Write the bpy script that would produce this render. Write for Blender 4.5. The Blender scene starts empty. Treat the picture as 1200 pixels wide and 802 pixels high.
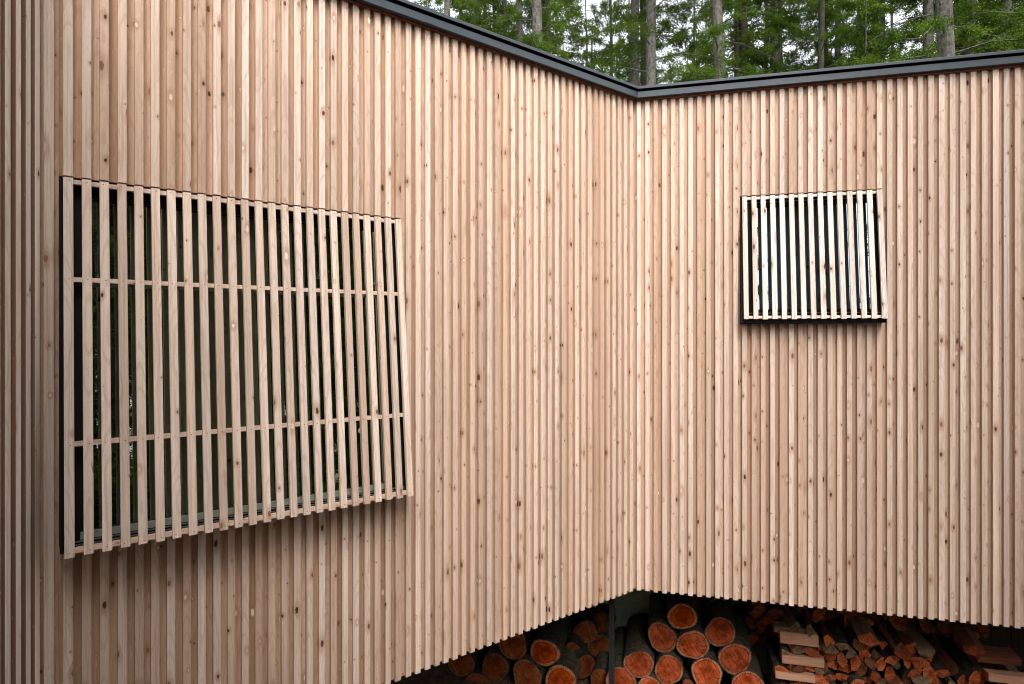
import bpy, bmesh, math, random
from mathutils import Vector, Matrix, noise as mnoise

R = random.Random(11)
scene = bpy.context.scene
col = scene.collection

# ------------------------------------------------------------------ helpers
def tag(o, label=None, cat=None, group=None, kind=None):
    if label: o['label'] = label
    if cat: o['category'] = cat
    if group: o['group'] = group
    if kind: o['kind'] = kind
    return o

def empty(name, loc=(0, 0, 0), parent=None):
    o = bpy.data.objects.new(name, None); col.objects.link(o)
    o.location = loc; o.parent = parent
    return o

class MB:
    """collects polygons (with a per-corner 3-vector) into one mesh"""
    def __init__(s): s.v = []; s.f = []; s.w = []; s.m = []; s.sm = []
    def poly(s, pts, wc=None, mat=0, out=None, smooth=False):
        pts = [Vector(p) for p in pts]
        wc = list(wc) if wc else [(0, 0, 0)] * len(pts)
        if out is not None:
            n = Vector((0, 0, 0))
            for i in range(len(pts)):
                a, b = pts[i], pts[(i + 1) % len(pts)]
                n += a.cross(b)
            c = sum(pts, Vector()) / len(pts)
            n = Vector((0, 0, 0))
            for i in range(len(pts)):
                n += (pts[i] - c).cross(pts[(i + 1) % len(pts)] - c)
            if n.dot(c - Vector(out)) < 0:
                pts.reverse(); wc.reverse()
        b = len(s.v); s.v += [tuple(p) for p in pts]
        s.f.append(tuple(range(b, b + len(pts)))); s.w += wc; s.m.append(mat); s.sm.append(smooth)
    def hexa(s, P, mat=0, wc=None, emat=None):
        """P[i][j][k]: i = u, j = n, k = z ; wc(u,n,z index, face axis)"""
        c = Vector((0, 0, 0))
        for i in (0, 1):
            for j in (0, 1):
                for k in (0, 1): c += Vector(P[i][j][k])
        c /= 8
        quad = ((0, 0), (1, 0), (1, 1), (0, 1))
        for ax in range(3):
            for side in (0, 1):
                idx = []
                for a, b in quad:
                    t = [0, 0, 0]; t[ax] = side
                    o = [q for q in range(3) if q != ax]; t[o[0]] = a; t[o[1]] = b
                    idx.append(tuple(t))
                s.poly([P[i][j][k] for i, j, k in idx], [wc(i, j, k, ax) for i, j, k in idx] if wc else None, emat if (emat is not None and ax != 1) else mat, out=c)
    def build(s, name, mats, parent=None):
        me = bpy.data.meshes.new(name)
        me.from_pydata(s.v, [], s.f)
        for m in (mats if isinstance(mats, (list, tuple)) else [mats]): me.materials.append(m)
        me.polygons.foreach_set('material_index', s.m)
        me.polygons.foreach_set('use_smooth', s.sm)
        a = me.attributes.new('wc', 'FLOAT_VECTOR', 'CORNER')
        a.data.foreach_set('vector', [x for w in s.w for x in w])
        me.update()
        o = bpy.data.objects.new(name, me); col.objects.link(o); o.parent = parent
        return o

class Frame:
    """vertical wall plane: u along, n outwards, z up"""
    def __init__(s, o, u, n): s.o = Vector((o[0], o[1], 0)); s.u = Vector((u[0], u[1], 0)); s.n = Vector((n[0], n[1], 0))
    def P(s, u, n, z): p = s.o + s.u * u + s.n * n; p.z = z; return p
    def box(s, mb, u0, u1, n0, n1, z0, z1, mat=0, seed=None, emat=None):
        s.plank(mb, u0, u1, z0, z1, (n0, n1), (n0, n1), mat, seed, emat)
    def plank(s, mb, u0, u1, z0, z1, nb, nt, mat=0, seed=None, emat=None):
        U = (u0, u1); Z = (z0, z1); N = (nb, nt)
        P = [[[s.P(U[i], N[k][j], Z[k]) for k in (0, 1)] for j in (0, 1)] for i in (0, 1)]
        uc = (u0 + u1) / 2; sd = R.random() if seed is None else seed
        horiz = (u1 - u0) > (z1 - z0)
        def wc(i, j, k, ax):
            if horiz:
                a = (Z[k] - (z0 + z1) / 2, U[i], sd)
                if ax == 2: a = (N[k][j] + .02, U[i], sd)
                return a
            if ax == 0: return (.022 * (1 if i else -1) + N[k][j], Z[k], sd)
            return (U[i] - uc, Z[k], sd)
        mb.hexa(P, mat, wc, emat)

# ------------------------------------------------------------------ node helpers
def new_mat(name):
    m = bpy.data.materials.new(name); m.use_nodes = True
    nt = m.node_tree; nt.nodes.clear()
    out = nt.nodes.new('ShaderNodeOutputMaterial')
    return m, nt, out
def nd(nt, t, **kw):
    n = nt.nodes.new(t)
    for k, v in kw.items(): setattr(n, k, v)
    return n
def math_(nt, op, a, b=None, c=None, clamp=False):
    n = nt.nodes.new('ShaderNodeMath'); n.operation = op; n.use_clamp = clamp
    for i, x in enumerate((a, b, c)):
        if x is None: continue
        if isinstance(x, (int, float)): n.inputs[i].default_value = x
        else: nt.links.new(x, n.inputs[i])
    return n.outputs[0]
def comb(nt, x, y, z):
    n = nt.nodes.new('ShaderNodeCombineXYZ')
    for i, q in enumerate((x, y, z)):
        if isinstance(q, (int, float)): n.inputs[i].default_value = q
        else: nt.links.new(q, n.inputs[i])
    return n.outputs[0]
def mix(nt, f, a, b, typ='MIX'):
    n = nt.nodes.new('ShaderNodeMix'); n.data_type = 'RGBA'; n.blend_type = typ; n.clamp_factor = True
    for s, x in ((n.inputs[0], f), (n.inputs[6], a), (n.inputs[7], b)):
        if isinstance(x, (int, float)): s.default_value = x
        elif isinstance(x, tuple): s.default_value = (*x, 1) if len(x) == 3 else x
        else: nt.links.new(x, s)
    return n.outputs[2]
def noise(nt, vec, scale=1, detail=2, rough=.5, dim='3D'):
    n = nt.nodes.new('ShaderNodeTexNoise'); n.noise_dimensions = dim
    n.inputs['Scale'].default_value = scale; n.inputs['Detail'].default_value = detail; n.inputs['Roughness'].default_value = rough
    if vec is not None: nt.links.new(vec, n.inputs['Vector'])
    return n.outputs[0]
def ramp(nt, f, stops, interp='LINEAR'):
    n = nt.nodes.new('ShaderNodeValToRGB'); cr = n.color_ramp; cr.interpolation = interp
    while len(cr.elements) < len(stops): cr.elements.new(.5)
    for e, (p, c) in zip(cr.elements, stops):
        e.position = p; e.color = (*c, 1) if isinstance(c, tuple) else (c, c, c, 1)
    nt.links.new(f, n.inputs[0]); return n.outputs[0]
def maprange(nt, v, a, b, c=0., d=1., smooth=True):
    n = nt.nodes.new('ShaderNodeMapRange'); n.interpolation_type = 'SMOOTHSTEP' if smooth else 'LINEAR'; n.clamp = True if not smooth else n.clamp
    if isinstance(v, (int, float)): n.inputs[0].default_value = v
    else: nt.links.new(v, n.inputs[0])
    for i, x in enumerate((a, b, c, d)):
        if isinstance(x, (int, float)): n.inputs[i + 1].default_value = x
        else: nt.links.new(x, n.inputs[i + 1])
    return n.outputs[0]
def principled(nt, out, base, rough=.6, spec=.3, bump=None, bstr=.2, bdist=.002, metallic=0.):
    p = nt.nodes.new('ShaderNodeBsdfPrincipled')
    for s, x in (('Base Color', base), ('Roughness', rough), ('Specular IOR Level', spec), ('Metallic', metallic)):
        if isinstance(x, (int, float)): p.inputs[s].default_value = x
        elif isinstance(x, tuple): p.inputs[s].default_value = (*x, 1)
        else: nt.links.new(x, p.inputs[s])
    if bump is not None:
        b = nt.nodes.new('ShaderNodeBump'); b.inputs['Strength'].default_value = bstr; b.inputs['Distance'].default_value = bdist
        nt.links.new(bump, b.inputs['Height']); nt.links.new(b.outputs[0], p.inputs['Normal'])
    nt.links.new(p.outputs[0], out.inputs[0]); return p
def wc_split(nt):
    a = nd(nt, 'ShaderNodeAttribute', attribute_name='wc', attribute_type='GEOMETRY')
    s = nd(nt, 'ShaderNodeSeparateXYZ'); nt.links.new(a.outputs['Vector'], s.inputs[0])
    return a.outputs['Vector'], s.outputs[0], s.outputs[1], s.outputs[2]

# ------------------------------------------------------------------ materials
def wood_mat(name, stops, gain=1.0, kp=.3):
    m, nt, out = new_mat(name)
    _, a, z, sd = wc_split(nt)
    s37 = math_(nt, 'MULTIPLY', sd, 137.3)
    r2 = math_(nt, 'FRACT', math_(nt, 'MULTIPLY', sd, 57.31))
    r3 = math_(nt, 'FRACT', math_(nt, 'MULTIPLY', sd, 913.7))
    base = ramp(nt, r2, stops)
    # slow change of tone along each board
    slow = noise(nt, comb(nt, math_(nt, 'MULTIPLY', a, 14), math_(nt, 'MULTIPLY', z, .9), s37), 1, 2)
    base = mix(nt, maprange(nt, slow, .35, .7, 0, .5), base, mix(nt, .5, base, (.40, .255, .165)))
    # streaks
    st = noise(nt, comb(nt, math_(nt, 'MULTIPLY', a, 160), math_(nt, 'MULTIPLY', z, 1.6), s37), 1, 3, .6)
    base = mix(nt, maprange(nt, st, .42, .70, 0, .55), base, mix(nt, .62, base, (.30, .165, .09)))
    fine = noise(nt, comb(nt, math_(nt, 'MULTIPLY', a, 900), math_(nt, 'MULTIPLY', z, 26), s37), 1, 3, .65)
    # growth rings of the sawn log
    zn = noise(nt, comb(nt, 0., math_(nt, 'MULTIPLY', z, 1.7), s37), 1, 2)
    x0 = math_(nt, 'ADD', a, math_(nt, 'MULTIPLY', math_(nt, 'SUBTRACT', r3, .5), .05))
    y0 = math_(nt, 'ADD', math_(nt, 'MULTIPLY', z, math_(nt, 'MULTIPLY', r2, .022)), math_(nt, 'MULTIPLY', zn, .05))
    Rr = math_(nt, 'SQRT', math_(nt, 'ADD', math_(nt, 'MULTIPLY', x0, x0), math_(nt, 'MULTIPLY', y0, y0)))
    rings = math_(nt, 'SINE', math_(nt, 'MULTIPLY', Rr, 1150.))
    base = mix(nt, maprange(nt, rings, .35, 1., 0, .30), base, mix(nt, .65, base, (.30, .15, .075)))
    base = mix(nt, maprange(nt, fine, .35, .7, .16, 0), base, (.22, .13, .08))
    # knots
    sx, sz = .044, .205
    vv = comb(nt, math_(nt, 'ADD', math_(nt, 'DIVIDE', a, sx), math_(nt, 'MULTIPLY', sd, 911.)),
              math_(nt, 'ADD', math_(nt, 'DIVIDE', z, sz), math_(nt, 'MULTIPLY', sd, 577.)), 0.)
    vo = nd(nt, 'ShaderNodeTexVoronoi', voronoi_dimensions='2D', feature='F1'); vo.inputs['Scale'].default_value = 1.
    nt.links.new(vv, vo.inputs['Vector'])
    dv = nd(nt, 'ShaderNodeVectorMath', operation='SUBTRACT'); nt.links.new(vv, dv.inputs[0]); nt.links.new(vo.outputs['Position'], dv.inputs[1])
    ds = nd(nt, 'ShaderNodeVectorMath', operation='MULTIPLY'); nt.links.new(dv.outputs[0], ds.inputs[0]); csx = nd(nt, 'ShaderNodeSeparateColor'); nt.links.new(vo.outputs['Color'], csx.inputs[0])
    nt.links.new(comb(nt, sx, math_(nt, 'MULTIPLY', maprange(nt, csx.outputs[0], 0, 1, .9, .42, False), sz), 0.), ds.inputs[1])
    wob = noise(nt, comb(nt, math_(nt, 'MULTIPLY', a, 210), math_(nt, 'MULTIPLY', z, 95), s37), 1, 3, .65)
    dl = nd(nt, 'ShaderNodeVectorMath', operation='LENGTH'); nt.links.new(ds.outputs[0], dl.inputs[0])
    dist = math_(nt, 'ADD', dl.outputs['Value'], math_(nt, 'MULTIPLY', math_(nt, 'SUBTRACT', wob, .5), .010))
    cs = nd(nt, 'ShaderNodeSeparateColor'); nt.links.new(vo.outputs['Color'], cs.inputs[0])
    rad = math_(nt, 'MULTIPLY_ADD', math_(nt, 'POWER', cs.outputs[0], 2.0), .0082, .0024)
    pres = math_(nt, 'GREATER_THAN', cs.outputs[1], kp)
    kn = math_(nt, 'MULTIPLY', maprange(nt, dist, math_(nt, 'MULTIPLY', rad, .55), rad, 1, 0), pres)
    halo = math_(nt, 'MULTIPLY', maprange(nt, dist, rad, math_(nt, 'MULTIPLY', rad, 3.4), 1, 0), pres)
    base = mix(nt, math_(nt, 'MULTIPLY', halo, .5), base, (.36, .19, .10))
    base = mix(nt, kn, base, ramp(nt, cs.outputs[2], [(0, (.03, .014, .008)), (.18, (.09, .042, .022)), (.5, (.22, .11, .06)), (.8, (.36, .20, .125)), (.84, (.66, .50, .38)), (1, (.80, .68, .57))]))
    sp = noise(nt, comb(nt, math_(nt, 'MULTIPLY', a, 300), math_(nt, 'MULTIPLY', z, 42), s37), 1, 2, .7)
    base = mix(nt, maprange(nt, sp, .66, .74, 0, .55), base, (.20, .105, .06))
    base = mix(nt, maprange(nt, sp, .34, .26, 0, .5), base, (.86, .76, .66))
    base = mix(nt, 1., base, (1., .975, .975), 'MULTIPLY')
    g = nd(nt, 'ShaderNodeHueSaturation'); nt.links.new(maprange(nt, r3, 0, 1, .86 * gain, 1.07 * gain, False), g.inputs['Value']); nt.links.new(base, g.inputs['Color'])
    h = math_(nt, 'SUBTRACT', math_(nt, 'ADD', fine, math_(nt, 'MULTIPLY', st, .6)), math_(nt, 'MULTIPLY', kn, .8))
    principled(nt, out, g.outputs[0], .62, .25, h, .35, .0025)
    return m
CLAD = [(0, (.75, .605, .49)), (.14, (.86, .755, .65)), (.28, (.67, .495, .375)), (.42, (.82, .70, .59)), (.56, (.60, .43, .32)), (.68, (.77, .635, .525)), (.82, (.77, .69, .61)), (.92, (.70, .54, .43)), (1, (.88, .79, .70))]
BOARD = [(0, (.56, .365, .24)), (.3, (.68, .49, .36)), (.5, (.43, .265, .17)), (.75, (.62, .42, .295)), (1, (.66, .50, .38))]
EDGE = [(0, (.60, .40, .28)), (.5, (.69, .50, .375)), (1, (.64, .45, .325))]
SLAT = [(0, (.70, .54, .43)), (.5, (.78, .635, .525)), (1, (.82, .70, .60))]
PALE = [(0, (.82, .73, .64)), (1, (.88, .81, .74))]
M_batten = wood_mat('larch_batten', CLAD, 1., .45)
M_board = wood_mat('larch_board', BOARD)
M_slat = wood_mat('larch_slat', SLAT, 1., .66)
M_edge = wood_mat('larch_sawn_edge', EDGE, 1., .6)
M_edge_shade = wood_mat('larch_edge_shade', [(0, (.24, .15, .10)), (1, (.34, .22, .15))], 1., .6)  # darker edge tone paints the groove shade on the side wall
M_slat_pale = wood_mat('pale_larch_slat', PALE, 1., .62)

def metal(name, c, rough=.45, spec=.5, var=.3):
    m, nt, out = new_mat(name)
    tc = nd(nt, 'ShaderNodeTexCoord')
    n1 = noise(nt, tc.outputs['Object'], 3.5, 4, .6)
    n2 = noise(nt, tc.outputs['Object'], 60, 2)
    b = mix(nt, maprange(nt, n1, .3, .7, 0, var), c, tuple(min(1, x * 1.6 + .01) for x in c))
    principled(nt, out, b, maprange(nt, n2, .2, .8, rough - .06, rough + .1), spec, n1, .05, .002)
    return m
M_flash = metal('slate_flashing', (.038, .050, .060), .45, .4)
M_dark = metal('black_casing', (.004, .004, .0045), .6, .12)
M_frame = metal('dark_window_frame', (.007, .0065, .006), .5, .15)  # grey-green frame coloured near black for the shade it sits in
M_frame_lit = metal('lit_grey_green_frame', (.20, .225, .19), .5, .4, .15)  # pale strips paint the lit bottom and side of the large window's frame
M_alu = metal('grey_aluminium', (.10, .105, .115), .4, .5, .2)
M_post = metal('dark_steel_post', (.012, .016, .015), .5, .2)
M_white = metal('white_vent_metal', (.75, .76, .76), .4, .5, .05)
M_screw = metal('screw_head', (.05, .04, .035), .4, .5)

def glass_mat(name, refl, tint=(.88, .95, 1)):
    m, nt, out = new_mat(name)
    gl = nd(nt, 'ShaderNodeBsdfGlossy'); gl.inputs['Roughness'].default_value = .004; gl.inputs['Color'].default_value = (*tint, 1)
    df = nd(nt, 'ShaderNodeBsdfDiffuse'); df.inputs['Color'].default_value = (.004, .005, .005, 1)
    lw = nd(nt, 'ShaderNodeFresnel'); lw.inputs['IOR'].default_value = 1.5
    f = math_(nt, 'ADD', lw.outputs[0], refl, clamp=True)
    mx = nd(nt, 'ShaderNodeMixShader'); nt.links.new(f, mx.inputs[0]); nt.links.new(df.outputs[0], mx.inputs[1]); nt.links.new(gl.outputs[0], mx.inputs[2])
    tc = nd(nt, 'ShaderNodeTexCoord')
    b = nd(nt, 'ShaderNodeBump'); b.inputs['Strength'].default_value = .02; b.inputs['Distance'].default_value = .01
    nt.links.new(noise(nt, tc.outputs['Object'], 1.6, 1), b.inputs['Height']); nt.links.new(b.outputs[0], gl.inputs['Normal'])
    nt.links.new(mx.outputs[0], out.inputs[0]); return m
M_glass = glass_mat('coated_glass', .36, (.86, 1, .88))
M_glass2 = glass_mat('coated_glass_bright', .25, (.72, .86, 1))

def concrete_mat():
    m, nt, out = new_mat('concrete')
    tc = nd(nt, 'ShaderNodeTexCoord'); o = tc.outputs['Object']
    a = noise(nt, o, 2.2, 5, .65); b = noise(nt, o, 28, 4, .6)
    c = ramp(nt, a, [(.3, (.20, .245, .18)), (.55, (.28, .325, .25)), (.75, (.35, .39, .31))])
    c = mix(nt, maprange(nt, b, .45, .7, 0, .35), c, (.09, .11, .08))
    principled(nt, out, c, .9, .1, b, .4, .004); return m
M_conc = concrete_mat()

def bark_mat(name, dark, light, moss=0., vs=1., nsc=26):
    m, nt, out = new_mat(name)
    tc = nd(nt, 'ShaderNodeTexCoord'); mp = nd(nt, 'ShaderNodeMapping'); nt.links.new(tc.outputs['Object'], mp.inputs[0])
    mp.inputs['Scale'].default_value = (1, 1, vs)
    oi = nd(nt, 'ShaderNodeObjectInfo')
    n1 = noise(nt, mp.outputs[0], nsc, 5, .7); n2 = noise(nt, tc.outputs['Object'], 3, 3)
    c = ramp(nt, n1, [(.36, dark), (.5, tuple((x + y) / 2 for x, y in zip(dark, light))), (.66, light)])
    c = mix(nt, math_(nt, 'MULTIPLY', oi.outputs['Random'], .35), c, tuple(x * .45 for x in light))
    if moss: c = mix(nt, maprange(nt, n2, .46, .66, 0, moss), c, (.075, .095, .045))
    sp = nd(nt, 'ShaderNodeTexVoronoi'); sp.inputs['Scale'].default_value = 7; nt.links.new(mp.outputs[0], sp.inputs['Vector'])
    c = mix(nt, maprange(nt, sp.outputs['Distance'], .10, .2, .75, 0), c, tuple(x * .5 for x in dark))
    principled(nt, out, c, .9, .15, n1, .9, .02); return m
M_bark = bark_mat('log_bark', (.022, .018, .014), (.11, .09, .065), .6)
M_trunk = bark_mat('tree_bark', (.030, .027, .024), (.150, .140, .128), .3, .7, 17)
M_trunk_dark = bark_mat('dark_tree_bark', (.022, .019, .017), (.08, .07, .06), .4, .7, 17)
M_barkwood = bark_mat('firewood_bark', (.02, .015, .012), (.09, .068, .05), .6)

def end_mat(name, heart, mid, sap, sapw=.86):
    m, nt, out = new_mat(name)
    v, x, y, sd = wc_split(nt)
    s = math_(nt, 'MULTIPLY', sd, 91.)
    oi = nd(nt, 'ShaderNodeObjectInfo')
    s = math_(nt, 'ADD', s, math_(nt, 'MULTIPLY', oi.outputs['Random'], 71.))
    wob = noise(nt, comb(nt, math_(nt, 'MULTIPLY', x, 2.2), math_(nt, 'MULTIPLY', y, 2.2), s), 1, 2)
    r = math_(nt, 'SQRT', math_(nt, 'ADD', math_(nt, 'MULTIPLY', x, x), math_(nt, 'MULTIPLY', y, y)))
    rw = math_(nt, 'ADD', r, math_(nt, 'MULTIPLY', math_(nt, 'SUBTRACT', wob, .5), .16))
    c = ramp(nt, rw, [(0, mid), (.25, heart), (sapw - .16, mid), (sapw - .03, heart), (sapw, sap), (1, tuple(q * .8 for q in sap))])
    rg = math_(nt, 'SINE', math_(nt, 'MULTIPLY', rw, 75.))
    c = mix(nt, maprange(nt, rg, .2, 1, 0, .28), c, tuple(q * .45 for q in heart))
    an = math_(nt, 'ARCTAN2', y, x)
    ck = noise(nt, comb(nt, math_(nt, 'MULTIPLY', an, 2.6), math_(nt, 'MULTIPLY', r, .7), s), 1, 3, .7)
    c = mix(nt, math_(nt, 'MULTIPLY', maprange(nt, math_(nt, 'ABSOLUTE', math_(nt, 'SUBTRACT', ck, .5)), .0, .028, .95, 0), maprange(nt, r, .02, .25)), c, tuple(q * .2 for q in heart))
    saw = noise(nt, comb(nt, math_(nt, 'MULTIPLY', math_(nt, 'ADD', x, math_(nt, 'MULTIPLY', y, .55)), 16.), math_(nt, 'MULTIPLY', y, 1.3), s), 1, 3, .65)
    c = mix(nt, maprange(nt, saw, .42, .7, 0, .55), c, tuple(min(1, q * 1.35 + .04) for q in mid))
    blot = noise(nt, comb(nt, math_(nt, 'MULTIPLY', x, 1.3), math_(nt, 'MULTIPLY', y, 1.3), math_(nt, 'ADD', s, 9.)), 1, 3)
    c = mix(nt, maprange(nt, blot, .45, .68, 0, .75), c, tuple(q * .5 for q in heart))
    hv = nd(nt, 'ShaderNodeHueSaturation'); nt.links.new(c, hv.inputs['Color']); hv.inputs['Saturation'].default_value = 1.12
    nt.links.new(maprange(nt, oi.outputs['Random'], 0, 1, .62, 1.12, False), hv.inputs['Value'])
    principled(nt, out, hv.outputs[0], .85, .15, saw, .5, .005); return m
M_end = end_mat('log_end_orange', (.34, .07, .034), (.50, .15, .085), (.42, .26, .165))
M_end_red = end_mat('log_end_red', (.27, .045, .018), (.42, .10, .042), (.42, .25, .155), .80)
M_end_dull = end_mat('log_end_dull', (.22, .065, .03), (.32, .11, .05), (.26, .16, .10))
M_split_o = end_mat('split_end_orange', (.33, .085, .042), (.50, .175, .10), (.40, .24, .14), 1.2)
M_split_g = end_mat('split_end_grey', (.16, .115, .07), (.27, .20, .13), (.25, .19, .13), 1.2)
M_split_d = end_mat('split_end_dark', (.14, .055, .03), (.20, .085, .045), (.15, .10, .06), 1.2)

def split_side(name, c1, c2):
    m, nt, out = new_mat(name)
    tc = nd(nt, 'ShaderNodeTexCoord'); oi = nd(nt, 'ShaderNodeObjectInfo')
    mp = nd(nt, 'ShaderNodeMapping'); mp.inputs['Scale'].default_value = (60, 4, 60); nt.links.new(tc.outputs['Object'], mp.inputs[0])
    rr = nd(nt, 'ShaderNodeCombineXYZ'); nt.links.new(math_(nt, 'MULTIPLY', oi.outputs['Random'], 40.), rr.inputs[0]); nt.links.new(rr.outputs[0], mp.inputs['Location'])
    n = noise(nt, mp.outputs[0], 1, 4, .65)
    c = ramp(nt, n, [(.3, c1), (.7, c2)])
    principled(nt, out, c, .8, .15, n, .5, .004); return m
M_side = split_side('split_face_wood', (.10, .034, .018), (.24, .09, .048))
M_side_pale = split_side('split_face_pale', (.38, .185, .11), (.54, .31, .205))
M_side_grey = split_side('split_face_grey', (.10, .068, .044), (.23, .155, .10))

def leaf_mat(name, stops, trans=.45):
    m, nt, out = new_mat(name)
    g = nd(nt, 'ShaderNodeNewGeometry'); oi = nd(nt, 'ShaderNodeObjectInfo')
    tc = nd(nt, 'ShaderNodeTexCoord')
    big = noise(nt, tc.outputs['Object'], .9, 2)
    f = math_(nt, 'ADD', math_(nt, 'MULTIPLY', g.outputs['Random Per Island'], .45), math_(nt, 'MULTIPLY', maprange(nt, big, .3, .7), .55))
    c = ramp(nt, f, stops)
    hs = nd(nt, 'ShaderNodeHueSaturation'); nt.links.new(c, hs.inputs['Color'])
    nt.links.new(maprange(nt, oi.outputs['Random'], 0, 1, .75, 1.25, False), hs.inputs['Value'])
    df = nd(nt, 'ShaderNodeBsdfPrincipled'); df.inputs['Roughness'].default_value = .7; df.inputs['Specular IOR Level'].default_value = .06
    nt.links.new(hs.outputs[0], df.inputs['Base Color'])
    tr = nd(nt, 'ShaderNodeBsdfTranslucent')
    nt.links.new(mix(nt, .5, hs.outputs[0], (.22, .34, .04)), tr.inputs[0])
    mx = nd(nt, 'ShaderNodeMixShader'); mx.inputs[0].default_value = trans
    nt.links.new(df.outputs[0], mx.inputs[1]); nt.links.new(tr.outputs[0], mx.inputs[2]); nt.links.new(mx.outputs[0], out.inputs[0])
    return m
M_leaf = leaf_mat('larch_foliage', [(0, (.007, .020, .003)), (.4, (.018, .047, .005)), (.7, (.055, .108, .010)), (1, (.15, .21, .025))], .3)
M_leaf2 = leaf_mat('maple_foliage', [(0, (.03, .06, .015)), (.5, (.06, .12, .025)), (.8, (.11, .15, .04)), (1, (.19, .10, .045))])

def ground_mat():
    m, nt, out = new_mat('forest_floor')
    tc = nd(nt, 'ShaderNodeTexCoord'); o = tc.outputs['Object']
    a = noise(nt, o, .6, 4, .6); b = noise(nt, o, 14, 5, .7); c2 = noise(nt, o, 60, 3, .6)
    c = ramp(nt, b, [(.3, (.07, .042, .025)), (.5, (.15, .092, .056)), (.72, (.26, .17, .11))])
    c = mix(nt, maprange(nt, a, .52, .64, 0, .85), c, mix(nt, c2, (.025, .05, .012), (.08, .12, .035)))
    principled(nt, out, c, .95, .1, b, 1., .04); return m
M_ground = ground_mat()
def roof_mat():
    m, nt, out = new_mat('roof_membrane')
    tc = nd(nt, 'ShaderNodeTexCoord'); n = noise(nt, tc.outputs['Object'], 5, 4)
    principled(nt, out, ramp(nt, n, [(.3, (.04, .045, .05)), (.7, (.075, .08, .085))]), .7, .3, n, .2, .003); return m
M_roof = roof_mat()
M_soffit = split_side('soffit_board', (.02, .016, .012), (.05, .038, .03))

# ------------------------------------------------------------------ layout (metres)
H = 3.10                      # camera height above the ground under the house
F = 720.0; CX = 600.0; HZ = 392.0   # photo: focal length in px, centre column, horizon row
C = (0.917, 4.57)             # inner corner of the two big walls
def hd(deg): a = math.radians(deg); return Vector((math.sin(a), math.cos(a)))
d1 = hd(52.25)
LEFT = Frame(C, -d1, (d1.y, -d1.x))
e2 = Vector((.970, -.243)).normalized()
RIGHT = Frame(C, e2, (e2.y, -e2.x))
T_D = 3.511
D = (C[0] - d1.x * T_D, C[1] - d1.y * T_D)
u3 = hd(169.5)
SIDE = Frame(D, u3, (-u3.y, u3.x))
L_RIGHT = 4.4; L_SIDE = 5.2
Z_BOT = H - 1.904; Z_TOP = H + 1.745; Z_RIM = H + 1.823
def on(frame, px, py, n):
    """where the sight line through a point of the photo meets the plane at distance n from a wall"""
    k = (px - CX) / F
    o = frame.o + frame.n * n
    u = (o.x - k * o.y) / (k * frame.u.y - frame.u.x)
    p = o + frame.u * u
    return u, H - (py - HZ) / F * p.y, p.y

DEPTH = .022
house = empty('timber_house', (C[0], C[1], 0))
tag(house, 'timber house clad in pale vertical larch battens with dark flashed roof edge', 'house')
def hb(mb, name, mats, parent=house):
    o = mb.build(name, mats, None)
    o.parent = parent
    # keep world coordinates under the empty
    off = Vector((0, 0, 0)); p = parent
    while p is not None: off += Vector(p.location); p = p.parent
    o.data.transform(Matrix.Translation(-off))
    return o

def cladding(frame, starts, width, u_end, hole=None, umin=0., bmin=0., bmax=None, dark=0):
    """battens (left edges given by starts) over a recessed boarding; hole = (ua, ub, za, zb)"""
    mb = MB()
    def run(u0, u1, n0, n1, z0, z1, mat, zc):
        sd = R.random()
        if hole and u1 > hole[0] + .004 and u0 < hole[1] - .004:
            if n1 < .0 or True:
                frame.box(mb, u0, u1, n0, n1, hole[3], z1, mat, sd, 2 if mat == 0 else None)
                frame.box(mb, u0, u1, n0, n1, z0, hole[2], mat, sd * .77 + .1, 2 if mat == 0 else None)
        else:
            frame.box(mb, u0, u1, n0, n1, z0, z1, mat, sd, 2 if mat == 0 else None)
    prev = umin
    for u in starts:
        w = width + R.uniform(-.0012, .0012); j = R.uniform(-.0012, .0012)
        u0 = max(u + j, umin + .001); u1 = min(u0 + w, u_end)
        pr = R.uniform(-.0018, .0012)
        run(u0, u1, -DEPTH + .0004, pr, Z_BOT + R.uniform(-.002, .002), Z_TOP + .03, 0, 0)
    # boarding: one board behind each gap
    edges = [bmin] + [u + width / 2 for u in starts] + [bmax or u_end]
    if hole: edges += [hole[0], hole[1]]
    edges = sorted(set(e for e in edges if bmin <= e <= (bmax or u_end)))
    for a, b in zip(edges, edges[1:]):
        if b - a < .004: continue
        run(a + .0006, b - .0006, -DEPTH - .018, -DEPTH + R.uniform(-.0012, 0), Z_BOT + .004, Z_TOP + .03, 2 if a < dark else 1, 0)
    return mb

P1 = .0614; BW = .0322
# left wall: u grows to the left; a batten's photo-left edge is its larger u
starts_l = [3.438 - P1 * k - BW for k in range(-1, 56)]
winL = (1.9305, 3.4505, H - .858, H + .640)
mbL = cladding(LEFT, [u for u in starts_l if u > .012], BW, T_D, winL, 0., -.014, T_D + .017, .05)
hb(mbL, 'cladding', [M_batten, M_board, M_edge])
P2 = .0617; BW2 = .0315
starts_r = [.010 + P2 * k for k in range(int(L_RIGHT / P2))]
uR0 = starts_r[12]; uR1 = starts_r[26] + BW2
winR = (uR0 - .0125, uR1 + .001, H + .075, H + .992)
hb(cladding(RIGHT, starts_r, BW2, L_RIGHT, winR, 0., -.012, None, .03), 'cladding', [M_batten, M_board, M_edge])
starts_s = [.002 + P1 * k for k in range(int(L_SIDE / P1))]
hb(cladding(SIDE, starts_s, BW, L_SIDE, None, 0., -.016), 'cladding', [M_slat_pale, M_board, M_edge_shade])

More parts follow.
